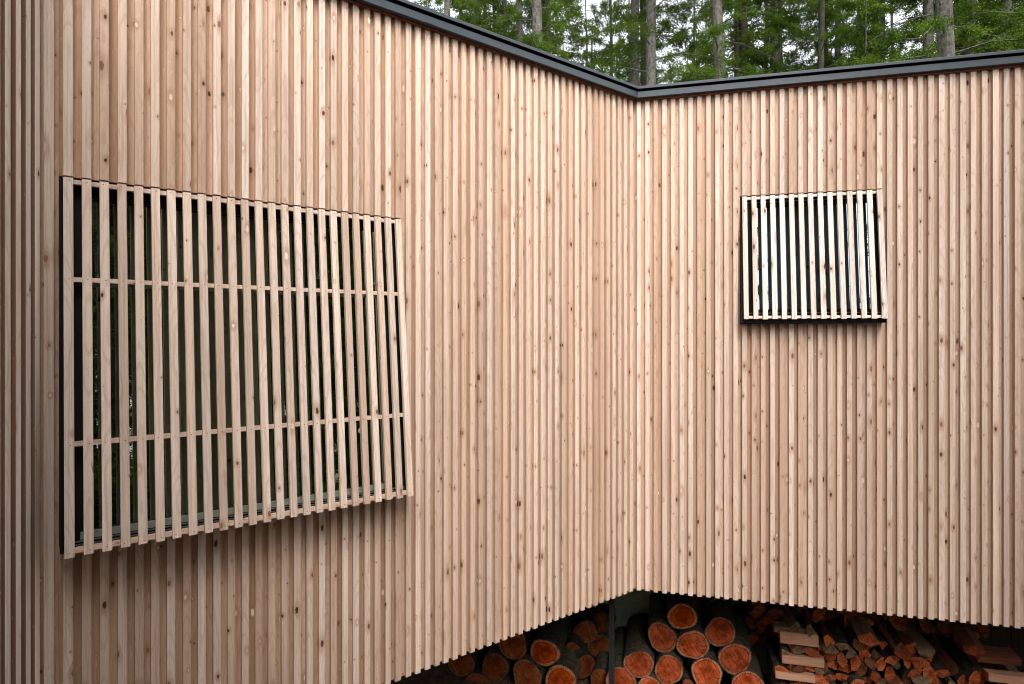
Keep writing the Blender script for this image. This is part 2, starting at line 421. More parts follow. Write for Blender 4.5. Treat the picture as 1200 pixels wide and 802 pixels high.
# outer run of the plan: side wall end -> D -> C -> right end ; offset polyline with mitres
def offset_pts(n):
    pts = []
    A = SIDE.P(L_SIDE, n, 0)
    def meet(f, g):
        p, r = f.P(0, n, 0), f.u; q, s = g.P(0, n, 0), g.u
        den = r.x * s.y - r.y * s.x
        t = ((q.x - p.x) * s.y - (q.y - p.y) * s.x) / den
        return p + r * t
    B = meet(SIDE, LEFT); Cc = meet(LEFT, RIGHT)
    E = RIGHT.P(L_RIGHT, n, 0)
    return [A, B, Cc, E]
prof = [(-.30, -.004), (.050, 0.), (.052, -.003), (.052, -.019), (.012, -.020), (.010, -.034), (.038, -.035), (.040, -.037), (.040, -.078), (.037, -.080), (-.012, -.080)]
mb = MB()
cache = [offset_pts(n) for n, z in prof]
for i in range(len(prof) - 1):
    for s in range(3):
        q = [cache[i][s], cache[i][s + 1], cache[i + 1][s + 1], cache[i + 1][s]]
        zs = [prof[i][1], prof[i][1], prof[i + 1][1], prof[i + 1][1]]
        pts = [Vector((p.x, p.y, Z_RIM + z)) for p, z in zip(q, zs)]
        mid = sum((Vector((c[s].x, c[s].y, 0)) + Vector((c[s + 1].x, c[s + 1].y, 0)) for c in cache), Vector()) / (2 * len(cache))
        mb.poly(pts, None, 1 if (prof[i][0] < .013 or prof[i + 1][0] < .013) and 2 < i < 7 else 0, out=(mid.x, mid.y, Z_RIM - .03))  # groove faces coloured black as the shadow under the lip
# lapped sheet joints on the flashing
for fr, us in ((LEFT, (1.75,)), (RIGHT, (1.35, 3.2))):
    for u in us:
        fr.box(mb, u, u + .05, .0405, .0415, Z_RIM - .0775, Z_RIM - .0375)
        fr.box(mb, u, u + .05, .0525, .0535, Z_RIM - .0195, Z_RIM + .0015)
hb(mb, 'roof_flashing', [M_flash, M_dark])
mb = MB()                                  # dark red-brown strip painting the shadow line under the flashing
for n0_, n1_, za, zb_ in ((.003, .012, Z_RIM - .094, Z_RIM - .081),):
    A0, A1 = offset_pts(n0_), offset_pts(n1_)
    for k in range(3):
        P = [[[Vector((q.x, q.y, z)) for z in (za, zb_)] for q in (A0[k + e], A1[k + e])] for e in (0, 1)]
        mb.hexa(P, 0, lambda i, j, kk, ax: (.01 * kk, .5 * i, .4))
hb(mb, 'shadow_strip', [M_side])

# roof deck and floor: plan polygon well back from the walls
back = [RIGHT.P(L_RIGHT, -5.2, 0), Vector((-3.2, 9.8, 0)), Vector((-6.6, 6.0, 0)), SIDE.P(L_SIDE, -4.2, 0)]
def slab(name, inset, z0, z1, mat):
    ring = offset_pts(inset) + back
    mb = MB(); c = sum(ring, Vector()) / len(ring); n = len(ring)
    # split the ring at the inner corners into two convex-ish pieces via triangulation
    from mathutils.geometry import tessellate_polygon
    tris = tessellate_polygon([[Vector((p.x, p.y, 0)) for p in ring]])
    for t in tris:
        mb.poly([(ring[i].x, ring[i].y, z1) for i in t], None, 0, out=(c.x, c.y, z1 - 10))
        mb.poly([(ring[i].x, ring[i].y, z0) for i in t], None, 0, out=(c.x, c.y, z0 + 10))
    for i in range(n):
        a, b = ring[i], ring[(i + 1) % n]
        mb.poly([(a.x, a.y, z0), (b.x, b.y, z0), (b.x, b.y, z1), (a.x, a.y, z1)], None, 0)
    return hb(mb, name, [mat])
slab('roof', -.31, Z_RIM - .16, Z_RIM - .05, M_roof)
slab('soffit', -.05, Z_BOT + .03, Z_BOT + .16, M_soffit)
# hidden outer walls at the back and end so that the house is closed
mb = MB()
for a, b in zip(back, back[1:]):
    t = (b - a).normalized(); nrm = Vector((t.y, -t.x, 0))
    p = [a, b, b + nrm * .1, a + nrm * .1]
    cc = sum(p, Vector()) / 4
    for i in range(4):
        q, r = p[i], p[(i + 1) % 4]
        mb.poly([(q.x, q.y, Z_BOT + .17), (r.x, r.y, Z_BOT + .17), (r.x, r.y, Z_RIM - .17), (q.x, q.y, Z_RIM - .17)], [(0, 0, .3), (.1, 0, .3), (.1, 3, .3), (0, 3, .3)], 0, out=(cc.x, cc.y, 3))
hb(mb, 'back_wall', [M_board])

# --- vent on the roof
mb = MB()
vu, vz, vy = on(LEFT, 643.5, 66, -.34)
vc = LEFT.P(vu, -.34, 0); zr = Z_RIM - .05; zt = vz
def lathe(mb, c, prof, seg=16, mat=0):
    for (r0, z0), (r1, z1) in zip(prof, prof[1:]):
        for i in range(seg):
            a, b = 2 * math.pi * i / seg, 2 * math.pi * (i + 1) / seg
            pts = [(c.x + r0 * math.cos(a), c.y + r0 * math.sin(a), z0), (c.x + r0 * math.cos(b), c.y + r0 * math.sin(b), z0),
                   (c.x + r1 * math.cos(b), c.y + r1 * math.sin(b), z1), (c.x + r1 * math.cos(a), c.y + r1 * math.sin(a), z1)]
            mb.poly(pts, None, mat, out=(c.x, c.y, (z0 + z1) / 2 - (1e-3 if z1 > z0 else -1e-3)), smooth=True)
lathe(mb, vc, [(.028, zr), (.028, zt - .03), (.046, zt - .032), (.044, zt - .012), (.026, zt + .006), (.004, zt + .012)])
hb(mb, 'roof_vent', [M_white])

# --- windows with slatted screens
def window(frame, slats, width, u0, u1, zt, zb, bulge, rails, glass, gl, label, smat):
    """slats: list of u starts; zt/zb: top and bottom of the slats; bulge: how far the foot stands out"""
    w = empty('window', (0, 0, 0), house); w['label'] = label
    w.location = frame.P((u0 + u1) / 2, 0, zb) - Vector(house.location)
    def front(z): return bulge * (zt - z) / (zt - zb)
    mb = MB(); TH = .019
    for u in slats:
        a = u + R.uniform(-.0008, .0008); dz = R.uniform(-.002, .002); dn = R.uniform(-.0008, .0008); sk = R.uniform(-.0012, .0012)
        z0, z1 = zb + dz, zt
        n0, n1 = front(z0) + dn, front(z1) + dn
        frame.plank(mb, a, a + width, z0, z1, (n0 - TH, n0), (n1 - TH, n1), 0)
        for z in rails:                       # a screw in every crossing
            uc = a + width / 2 + R.uniform(-.004, .004); r = .0022; n = front(z) + dn + .0006
            pts = [frame.P(uc + r * math.cos(t), n, z + r * math.sin(t)) for t in [i * math.pi / 4 for i in range(8)]]
            mb.poly(pts, None, 1, out=frame.P(uc, n - 1, z))
    hb(mb, 'slat_screen', [smat, M_screw], w)
    for z in rails:
        mb = MB(); h = .009
        nb, nt_ = front(z - h) - TH - .0006, front(z + h) - TH - .0006
        frame.plank(mb, min(slats) + .002, max(slats) + width - .002, z - h, z + h, (nb - .024, nb), (nt_ - .024, nt_), 0)
        hb(mb, 'rail', [smat], w)
    # casing: two wedge cheeks, head and foot plate, all black
    mb = MB(); back_n = -.17; cz0 = zb + .012 if bulge and rails[-1] < H else zb - .028
    fr = lambda z: front(max(z, zb)) - TH - .003
    hi, lo = (u1, u0)
    for (a, b) in ((u0, u0 + .012), (u1 - .012, u1)):
        frame.plank(mb, a, b, cz0, zt + .001, (back_n, fr(cz0)), (back_n, fr(zt)))
    frame.box(mb, u0 + .012, u1 - .012, back_n, fr(zt), zt - .014, zt - .002)
    frame.plank(mb, u0 + .012, u1 - .012, cz0, cz0 + .014, (back_n, fr(cz0) - .02), (back_n, fr(cz0 + .014) - .02))
    frame.box(mb, u0 + .012, u1 - .012, back_n - .012, back_n, cz0, zt)
    hb(mb, 'casing', [M_dark], w)
    g0, g1, gz0, gz1 = gl                     # glass edges
    mb = MB()
    a, b = u0 + .0125, u1 - .0125; zlo = cz0 + .0145; zhi = zt - .0145
    def tb(mb, ua_, ub_, za_, zb_, off0, off1):
        frame.plank(mb, ua_, ub_, za_, zb_, (front(za_) + off0, front(za_) + off1), (front(zb_) + off0, front(zb_) + off1))
    w_tb = tb
    tb(mb, a, g0, zlo, zhi, -.105, -.066); tb(mb, g1, b, zlo, zhi, -.105, -.066)
    tb(mb, g0, g1, gz1, zhi, -.105, -.0665); tb(mb, g0, g1, zlo, gz0, -.105, -.0665)
    hb(mb, 'frame', [M_frame], w)
    mb = MB(); q = lambda z: front(z) - .084
    mb.poly([frame.P(g0, q(gz0), gz0), frame.P(g1, q(gz0), gz0), frame.P(g1, q(gz1), gz1), frame.P(g0, q(gz1), gz1)], None, 0, out=frame.P(g0, -1, gz0))
    hb(mb, 'pane', [glass], w)
    return w, tb
ztL, zbL = H + .633, H - .860
rl = [ztL - .012, ztL - .412, ztL - 1.067, zbL + .016]
wl, tbl = window(LEFT, [3.438 - P1 * k - BW for k in range(25)], BW, 1.930, 3.450, ztL, zbL, .140, rl, M_glass,
            (2.045, 3.365, H - .785, H + .567), 'large window behind a slatted screen of many battens', M_slat)
mb = MB(); tbl(mb, 2.03, 3.385, H - .813, H - .786, -.065, -.052); hb(mb, 'frame_strip', [M_frame_lit], wl)
mb = MB(); tbl(mb, 2.03, 2.045, H - .784, H + .56, -.065, -.052); hb(mb, 'frame_strip', [M_frame_lit], wl)
mb = MB()
tbl(mb, 1.96, 3.41, H - .8220, H - .8180, -.060, -.050)
tbl(mb, 1.96, 3.41, H - .8330, H - .8300, -.060, -.048)
hb(mb, 'sill', [M_alu], wl)
ztR, zbR = H + .984, H + .106
wr, tbr = window(RIGHT, starts_r[12:27], BW2, uR0 - .012, uR1 + .0005, ztR, zbR, .108, [ztR - .012, zbR + .014], M_glass2,
            (uR0 + .075, uR1 - .07, H + .175, H + .918), 'small square window behind pale slats', M_slat_pale)
for za in (H + .146, H + .945):
    mb = MB(); tbr(mb, uR0 + .01, uR1 - .01, za, za + .005, -.065, -.052); hb(mb, 'frame_strip', [M_alu], wr)

# --- under the house: steel post, concrete walls
up, _, _ = on(RIGHT, 717, 750, -.14)
mb = MB(); RIGHT.box(mb, up - .020, up + .020, -.16, -.12, 0., Z_BOT + .029)
RIGHT.box(mb, up - .05, up + .05, -.19, -.09, .0, .012)
hb(mb, 'post', [M_post])
ua, _, _ = on(RIGHT, 712, 750, -1.25); ub, _, _ = on(RIGHT, 899, 750, -1.25)
mb = MB(); RIGHT.box(mb, ua, ub, -1.45, -1.25, -.1, Z_BOT + .029)
ua2, _, _ = on(RIGHT, 893.5, 750, -.62)
RIGHT.box(mb, ua - .2, ua - .003, -2.6, -1.25, -.1, Z_BOT + .029)
RIGHT.box(mb, -4.5, ua - .203, -2.6, -2.4, -.1, Z_BOT + .029)
hb(mb, 'foundation_wall', [M_conc])
mb = MB()  # dark boards added as shade behind the firewood, blocking light from the back
for k in range(26):
    q = ub + .004 + k * .145
    RIGHT.box(mb, q, q + .14, -1.62, -1.58, -.1, Z_BOT + .029)
hb(mb, 'shade_backdrop', [M_soffit])

# ------------------------------------------------------------------ round logs
SIDEV = RIGHT.u; BACK = -RIGHT.n
LOGROT = math.atan2(BACK.y, BACK.x) - math.pi / 2     # local +Y runs back along the log
def log_meshes(seed, r, length, knotty=1.):
    rr = random.Random(seed); N = 26; K = 7
    ph = [rr.uniform(0, 6.28) for _ in range(6)]
    def rad(a, y):
        k = 1 + .075 * math.sin(2 * a + ph[0]) + .04 * math.sin(3 * a + ph[1]) + .018 * math.sin(5 * a + ph[2])
        k += .03 * mnoise.noise(Vector((math.cos(a) * 3 + seed, math.sin(a) * 3, y * 6)))
        return r * k * (1 - .05 * y)
    bx, bz = rr.uniform(-.03, .03), rr.uniform(-.02, .02)
    def pt(a, y, s=1.):
        q = rad(a, y) * s
        return Vector((q * math.cos(a) + bx * y * y, y, q * math.sin(a) + bz * y * y))
    mb = MB()
    for k in range(K):
        y0, y1 = length * k / K, length * (k + 1) / K
        for i in range(N):
            a, b = 2 * math.pi * i / N, 2 * math.pi * (i + 1) / N
            mb.poly([pt(a, y0), pt(b, y0), pt(b, y1), pt(a, y1)], None, 0, out=(0, (y0 + y1) / 2, 0), smooth=True)
    mb.poly([pt(2 * math.pi * i / N, length) for i in range(N)], None, 0, out=(0, 0, 0))
    # bark rim round the sawn face
    for i in range(N):
        a, b = 2 * math.pi * i / N, 2 * math.pi * (i + 1) / N
        mb.poly([pt(a, 0), pt(b, 0), pt(b, 0, .955) + Vector((0, .001, 0)), pt(a, 0, .955) + Vector((0, .001, 0))], None, 0, out=(0, 1, 0))
    me = MB(); sd = rr.random(); tilt = rr.uniform(-.05, .05)
    rings = [0, .35, .7, .955]
    for q in range(len(rings) - 1):
        for i in range(N):
            a, b = 2 * math.pi * i / N, 2 * math.pi * (i + 1) / N
            ps, ws = [], []
            for (aa, s) in ((a, rings[q]), (b, rings[q]), (b, rings[q + 1]), (a, rings[q + 1])):
                p = pt(aa, 0, s); p.y = -.002 + .004 * mnoise.noise(Vector((p.x * 30, p.z * 30, seed)))
                ps.append(p); ws.append((s * math.cos(aa), s * math.sin(aa), sd))
            if q == 0: ps.pop(0); ws.pop(0)
            me.poly(ps, ws, 0, out=(0, 1, 0), smooth=True)
    return mb, me
logs = [
 # px, py, r px, w, length, end mat, label
 (799.5, 722.8, 16.5, .55, .75, 1, 'topmost round log of the middle pile, deep red end with pale rim'),
 (776, 747.3, 17.3, .55, .8, 0, 'dull cracked round log end left of and below the topmost log'),
 (812, 756, 18.0, .53, .8, 0, 'tall oval log end with diagonal saw line, directly under the topmost log'),
 (844, 741, 17.5, .53, .75, 0, 'wide oval log end with radial cracks, right of the topmost log'),
 (861.3, 772, 18.8, .53, .8, 0, 'large round log end at the right edge of the middle pile by the concrete'),
 (783.8, 785, 17.2, .52, .8, 0, 'round log end with star of cracks, low in the middle pile'),
 (828.5, 790, 18.8, .52, .8, 0, 'large log end with fuzzy saw marks at the bottom centre of the middle pile'),
 (877, 803, 17.5, .52, .8, 0, 'log end cut off by the frame at the bottom right of the middle pile'),
 (748.8, 778.7, 17.0, .50, .75, 0, 'pale cut log end with dark diagonal patch, nearest right of the post'),
 (727.8, 797.6, 17.0, .50, .75, 0, 'round log end half hidden behind the dark post at the bottom'),
 (761, 810, 17.0, .50, .75, 0, 'log end barely showing at the bottom between post log and cracked log'),
 (806, 803, 7.0, .56, .7, 2, 'thin log end wedged at the bottom between two large logs'),
 (808, 704, 13.0, .98, .25, 2, 'shadowed log lying behind the topmost log just under the wall'),
 (841, 713, 13.0, .88, .35, 2, 'dark log deep behind the wide oval log under the wall'),
 (540, 777.6, 16.5, .50, .8, 2, 'dim log end at the far left tip of the left pile, half hidden by wall'),
 (580, 783, 17.3, .52, .8, 2, 'brown dull log end second from the left tip of the left pile'),
 (601, 754.7, 18.4, .50, .8, 2, 'half hidden log end tucked right under the sawtooth wall edge in the left pile'),
 (638.4, 764.9, 17.2, .50, .8, 1, 'bright orange log end with clear rings in the left pile'),
 (617.5, 792.5, 19.0, .48, .8, 2, 'large log end with slanted saw marks at the bottom of the left pile'),
 (656.5, 798.5, 19.3, .48, .8, 1, 'orange ringed log end at the bottom of the left pile near mossy bark'),
 (672, 762, 9.0, .78, .5, 2, 'small log end set back beside the bright orange ringed log'),
 (686, 741, 14.0, .95, .6, 2, 'bark covered log set back high in the left pile with thin lit edge'),
 (706, 731, 13.0, 1.05, .6, 2, 'dark red log end far back beside the top of the post'),
 (702, 757, 14.0, .98, .6, 2, 'dark log end far back beside the middle of the post'),
 (684, 782, 15.0, .72, .5, 2, 'mossy grey barked log leaning between orange log and post'),
 (703, 796, 12.0, .66, .6, 2, 'small pale log end low beside the foot of the post'),
 (560, 806, 17.0, .54, .8, 2, 'low log barely lit under the left tip of the pile'),
]
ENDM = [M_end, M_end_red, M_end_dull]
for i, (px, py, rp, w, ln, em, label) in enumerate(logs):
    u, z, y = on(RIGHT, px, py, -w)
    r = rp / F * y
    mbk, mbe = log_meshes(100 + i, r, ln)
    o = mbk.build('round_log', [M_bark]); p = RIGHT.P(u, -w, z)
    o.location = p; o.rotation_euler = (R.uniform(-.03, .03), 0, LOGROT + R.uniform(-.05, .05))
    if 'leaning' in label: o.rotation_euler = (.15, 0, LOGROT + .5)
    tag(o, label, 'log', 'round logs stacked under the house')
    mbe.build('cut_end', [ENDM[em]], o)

# ------------------------------------------------------------------ split firewood
def wedge_meshes(seed, kind):
    rr = random.Random(seed); L = rr.uniform(.36, .46)
    if kind == 'third': n = 5; span = rr.uniform(1.5, 2.3)
    elif kind == 'half': n = 6; span = rr.uniform(2.6, 3.1)
    else: n = 4; span = rr.uniform(1.0, 1.5)
    r = rr.uniform(.078, .1) * (1. if kind != 'half' else .78)
    sec = [Vector((rr.uniform(-.008, .008), 0, rr.uniform(-.008, .008)))]
    for i in range(n + 1):
        a = -span / 2 + span * i / n + math.pi / 2
        q = r * rr.uniform(.92, 1.06)
        sec.append(Vector((q * math.cos(a), 0, q * math.sin(a))))
    c = sum(sec, Vector()) / len(sec); sec = [s - c for s in sec]
    sl = (rr.uniform(-.2, .2), rr.uniform(-.2, .2))
    def at(s, y, k=1.):
        j = .008 * mnoise.noise(Vector((s.x * 20 + seed, y * 5, s.z * 20)))
        yy = y + (sl[0] * s.x + sl[1] * s.z if y < .01 else 0)
        return Vector((s.x * k + j, yy, s.z * k + j * .7))
    mb = MB(); K = 4; m = len(sec)
    for k in range(K):
        y0, y1 = L * k / K, L * (k + 1) / K
        for i in range(m):
            a, b = sec[i], sec[(i + 1) % m]
            mb.poly([at(a, y0), at(b, y0), at(b, y1), at(a, y1)], None, 0 if i in (0, m - 1) else 1, out=(0, (y0 + y1) / 2, 0), smooth=False)
    mb.poly([at(s, L) for s in sec], None, 0, out=(0, 0, 0))
    me = MB(); sd = rr.random()
    apex = sec[0]
    me.poly([at(s, 0) for s in sec], [((s - apex).x / r, (s - apex).z / r, sd) for s in sec], 0, out=(0, 1, 0))
    return mb, me
def beam_meshes(seed, L, w, h):
    rr = random.Random(seed)
    sec = [Vector((-w / 2, 0, -h / 2)), Vector((w / 2, 0, -h / 2 * rr.uniform(.7, 1))), Vector((w / 2 * rr.uniform(.7, 1), 0, h / 2)), Vector((-w / 2 * rr.uniform(.6, .9), 0, h / 2 * rr.uniform(.8, 1)))]
    def at(s, y):
        j = .007 * mnoise.noise(Vector((s.x * 20 + seed, y * 6, s.z * 20)))
        return Vector((s.x + j, y, s.z + j))
    mb = MB(); K = 6
    for k in range(K):
        y0, y1 = -L / 2 + L * k / K, -L / 2 + L * (k + 1) / K
        for i in range(4):
            a, b = sec[i], sec[(i + 1) % 4]
            mb.poly([at(a, y0), at(b, y0), at(b, y1), at(a, y1)], None, 0, out=(0, (y0 + y1) / 2, 0))
    mb.poly([at(s, L / 2) for s in sec], None, 0, out=(0, 0, 0))
    me = MB(); me.poly([at(s, -L / 2) for s in sec], [(s.x / .1, s.z / .1, rr.random()) for s in sec], 0, out=(0, 0, 0))
    return mb, me
protos = []
FW = 'split firewood pieces stacked under the wall'
wood_kinds = [('third', M_side, M_split_o), ('half', M_side, M_split_o), ('quarter', M_side, M_split_o), ('third', M_side, M_split_g),
              ('half', M_side, M_split_d), ('quarter', M_side_grey, M_split_g), ('third', M_side, M_split_d), ('third', M_side_grey, M_split_o), ('half', M_side_grey, M_split_g), ('third', M_side, M_split_o)]
for i, (kd, sm, em) in enumerate(wood_kinds):
    a, b = wedge_meshes(500 + i, kd)
    o = a.build('split_log', [sm, M_barkwood]); e = b.build('cut_end', [em], o)
    protos.append([o, e, False])
LAB = {M_split_o.name: 'split firewood piece with orange cut end in the stack under the right wall',
       M_split_g.name: 'split firewood piece with weathered grey cut end in the stack under the right wall',
       M_split_d.name: 'split firewood piece with dull brown cut end in the stack under the right wall'}
BACKLAB = 'shadowed split log in the back row high behind the firewood stack'
def put_wood(idx, u, w, z, roll, yaw=0., pitch=0., label=None, s=1.):
    src, end, used = protos[idx]
    if not used: o, e = src, end; protos[idx][2] = True
    else:
        o = src.copy(); col.objects.link(o); e = end.copy(); col.objects.link(e); e.parent = o
    o.location = RIGHT.P(u, -w, z); o.scale = (s, 1, s)
    o.rotation_mode = 'XYZ'
    o.rotation_euler = (Matrix.Rotation(LOGROT + yaw, 3, 'Z') @ Matrix.Rotation(pitch, 3, 'X') @ Matrix.Rotation(roll, 3, 'Y')).to_euler()
    tag(o, label or LAB[end.data.materials[0].name], 'firewood', FW)
    return o
def top_z(u):   # top of the front row
    return .83 - .03 * math.sin(u * 5) - .10 * max(0, (u - 1.75) / .6)
rows = int(.80 / .068) + 1
cnt = 0
for rI in range(rows):
    z = .07 + rI * .068
    for cI in range(17):
        u = 1.15 + cI * .094 + (.047 if rI % 2 else 0) + R.uniform(-.012, .012)
        if z > top_z(u) or u > 2.72: continue
        if u > 2.12 and z > .62: continue
        idx = R.choice([0, 1, 2, 3, 4, 5, 6, 7, 8, 9, 0, 9, 1, 2])
        put_wood(idx, u, .50 + R.uniform(-.05, .05), z + R.uniform(-.012, .012), R.choice([0, math.pi, math.pi * .5, -math.pi * .5]) + R.uniform(-.5, .5),
                 R.uniform(-.06, .06) - .02, R.uniform(-.03, .03), s=R.uniform(.72, .98)); cnt += 1
for rI in range(9):       # back row, its ends visible above the front row
    z = .48 + rI * .075
    for cI in range(16):
        u = .92 + cI * .108 + (.054 if rI % 2 else 0) + R.uniform(-.015, .015)
        if z > 1.08 - .10 * max(0, (u - 1.5)) + R.uniform(-.05, .05): continue
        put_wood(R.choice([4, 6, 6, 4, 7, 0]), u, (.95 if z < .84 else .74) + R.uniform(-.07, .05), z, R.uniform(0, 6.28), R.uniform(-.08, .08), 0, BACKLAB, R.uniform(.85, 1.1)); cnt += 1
# pieces lying loose on top, running back
for (px, py, idx, yw) in ((1018, 752, 7, .05), (1058, 768, 0, .08), (1086, 766, 8, .12), (975, 764, 5, .12), (1141, 764, 0, -.1)):
    u, z, y = on(RIGHT, px, py, -.44)
    put_wood(idx, u, .44, z, R.uniform(2.6, 3.6), yw, .12, None, .95); cnt += 1
# the criss-cross end of the stack: pieces laid along the wall
def cross(px0, px1, py0, py1, w, mat, label, thick=.10, roll=0., tilt=0., emat=None):
    ua, za, y = on(RIGHT, px0, (py0 + py1) / 2, -w); ub, zb, _ = on(RIGHT, px1, (py0 + py1) / 2, -w)
    h = (py1 - py0) / F * y
    a, b = beam_meshes(int(px0 * 7 + py0), ub - ua, thick, h)
    o = a.build('split_log', [mat]); b.build('cut_end', [emat or M_split_o], o)
    o.location = RIGHT.P((ua + ub) / 2, -w - thick / 2, (za + zb) / 2)
    along = math.atan2(RIGHT.u.y, RIGHT.u.x) - math.pi / 2
    o.rotation_euler = (Matrix.Rotation(along + tilt, 3, 'Z') @ Matrix.Rotation(roll, 3, 'Y')).to_euler()
    tag(o, label, 'firewood', FW)
cross(907, 955, 736.5, 744, .50, M_side_grey, 'weathered grey piece laid crosswise on top of the criss-cross end', .11)
cross(914.5, 959.5, 743.5, 756.5, .46, M_side_pale, 'thick pale block laid crosswise below the weathered top piece', .10)
cross(916.5, 966, 771.5, 780.5, .43, M_side_pale, 'orange plank laid crosswise in the middle of the criss-cross end', .12)
cross(909, 955.5, 791, 798.5, .42, M_side_pale, 'pale plank laid crosswise low in the criss-cross end', .12)
cross(1146, 1197, 768.5, 777, .42, M_side, 'long orange wedge lying crosswise on the right part of the stack', .15, .25, .06)
cross(1159, 1215, 793.5, 803, .38, M_side_pale, 'pale plank lying crosswise at the lower right corner', .10)
for (px, py, idx, roll, s) in ((921, 764, 5, .3, .62), (935, 764, 3, 3.0, .8), (951, 763.5, 0, .2, .8), (918, 786, 0, .5, .85), (938, 785.5, 6, 2.9, .85), (961, 786, 3, .6, .7),
                               (917, 806, 9, 0., .9), (938, 806, 0, 3., .9), (958, 804, 1, .2, .8)):
    u, z, y = on(RIGHT, px, py, -.45)
    put_wood(idx, u, .45, z, roll, 0, 0, 'split piece seen end on between the crosswise planks of the criss-cross end', s)
for (zz) in (.06, .14, .22):
    for k in range(3):
        put_wood(R.randrange(10), .84 + k * .11, .47, zz, R.uniform(0, 6), 0, 0, 'split piece seen end on between the crosswise planks of the criss-cross end', .9)

# ------------------------------------------------------------------ ground
def gz(x, y):
    z = .03
    # bank on which the photographer stands
    t = max(0., min(1., (1.25 - y + .25 * x * .0) / 1.9)); t = t * t * (3 - 2 * t)
    z += 1.5 * t
    b = max(0., y - 11); z += 1.6 * (1 - math.exp(-b / 14)) + .03 * max(0, y - 30)
    if y < -8: z -= .10 * (-8 - y) * (1 if y > -80 else 0) + (7.2 if y <= -80 else 0)
    near = 1 if (y > 10 or y < -1) else 0
    z += near * .25 * mnoise.noise(Vector((x * .15, y * .15, 3)))
    return z
def axis():
    a = [-600, -300, -160, -100, -70, -50, -38, -30]
    v = -24.
    while v <= 24: a.append(v); v += .8
    return a + [30, 38, 50, 70, 100, 160, 300, 600]
ax = axis(); mb = MB()
nA = len(ax)
me = bpy.data.meshes.new('ground')
me.from_pydata([(x, y, gz(x, y)) for y in ax for x in ax], [], [(j * nA + i, j * nA + i + 1, (j + 1) * nA + i + 1, (j + 1) * nA + i) for j in range(nA - 1) for i in range(nA - 1)])
me.materials.append(M_ground); me.polygons.foreach_set('use_smooth', [True] * len(me.polygons))
go = bpy.data.objects.new('ground', me); col.objects.link(go); tag(go, kind='structure')

# ------------------------------------------------------------------ trees
def tube(mb, pts, rads, seg, smooth=True, jit=0., seed=0):
    rings = []
    for i, (p, r) in enumerate(zip(pts, rads)):
        d = (pts[min(i + 1, len(pts) - 1)] - pts[max(i - 1, 0)]).normalized()
        s = d.cross(Vector((.31, .92, .2)) if abs(d.z) > .7 else Vector((0, 0, 1))).normalized(); t = s.cross(d)
        ring = []
        for k in range(seg):
            a = 2 * math.pi * k / seg
            q = r * (1 + jit * mnoise.noise(Vector((math.cos(a) * 2 + seed, math.sin(a) * 2, p.z * 2.2))))
            ring.append(p + s * q * math.cos(a) + t * q * math.sin(a))
        rings.append(ring)
    for i in range(len(rings) - 1):
        c = (pts[i] + pts[i + 1]) / 2
        for k in range(seg):
            k2 = (k + 1) % seg
            mb.poly([rings[i][k], rings[i][k2], rings[i + 1][k2], rings[i + 1][k]], None, 0, out=c, smooth=smooth)
def leaf_mesh(name, leaves, mat):
    v, f = [], []
    for (p, d, s, l, w) in leaves:
        b = len(v); m = p + d * (l * .45)
        v += [p[:], (m + s * w)[:], (p + d * l)[:], (m - s * w)[:]]
        f.append((b, b + 1, b + 2, b + 3))
    me = bpy.data.meshes.new(name); me.from_pydata(v, [], f); me.materials.append(mat); me.update()
    return me
def rvec(rr): 
    while True:
        q = Vector((rr.uniform(-1, 1), rr.uniform(-1, 1), rr.uniform(-1, 1)))
        if .05 < q.length < 1: return q.normalized()
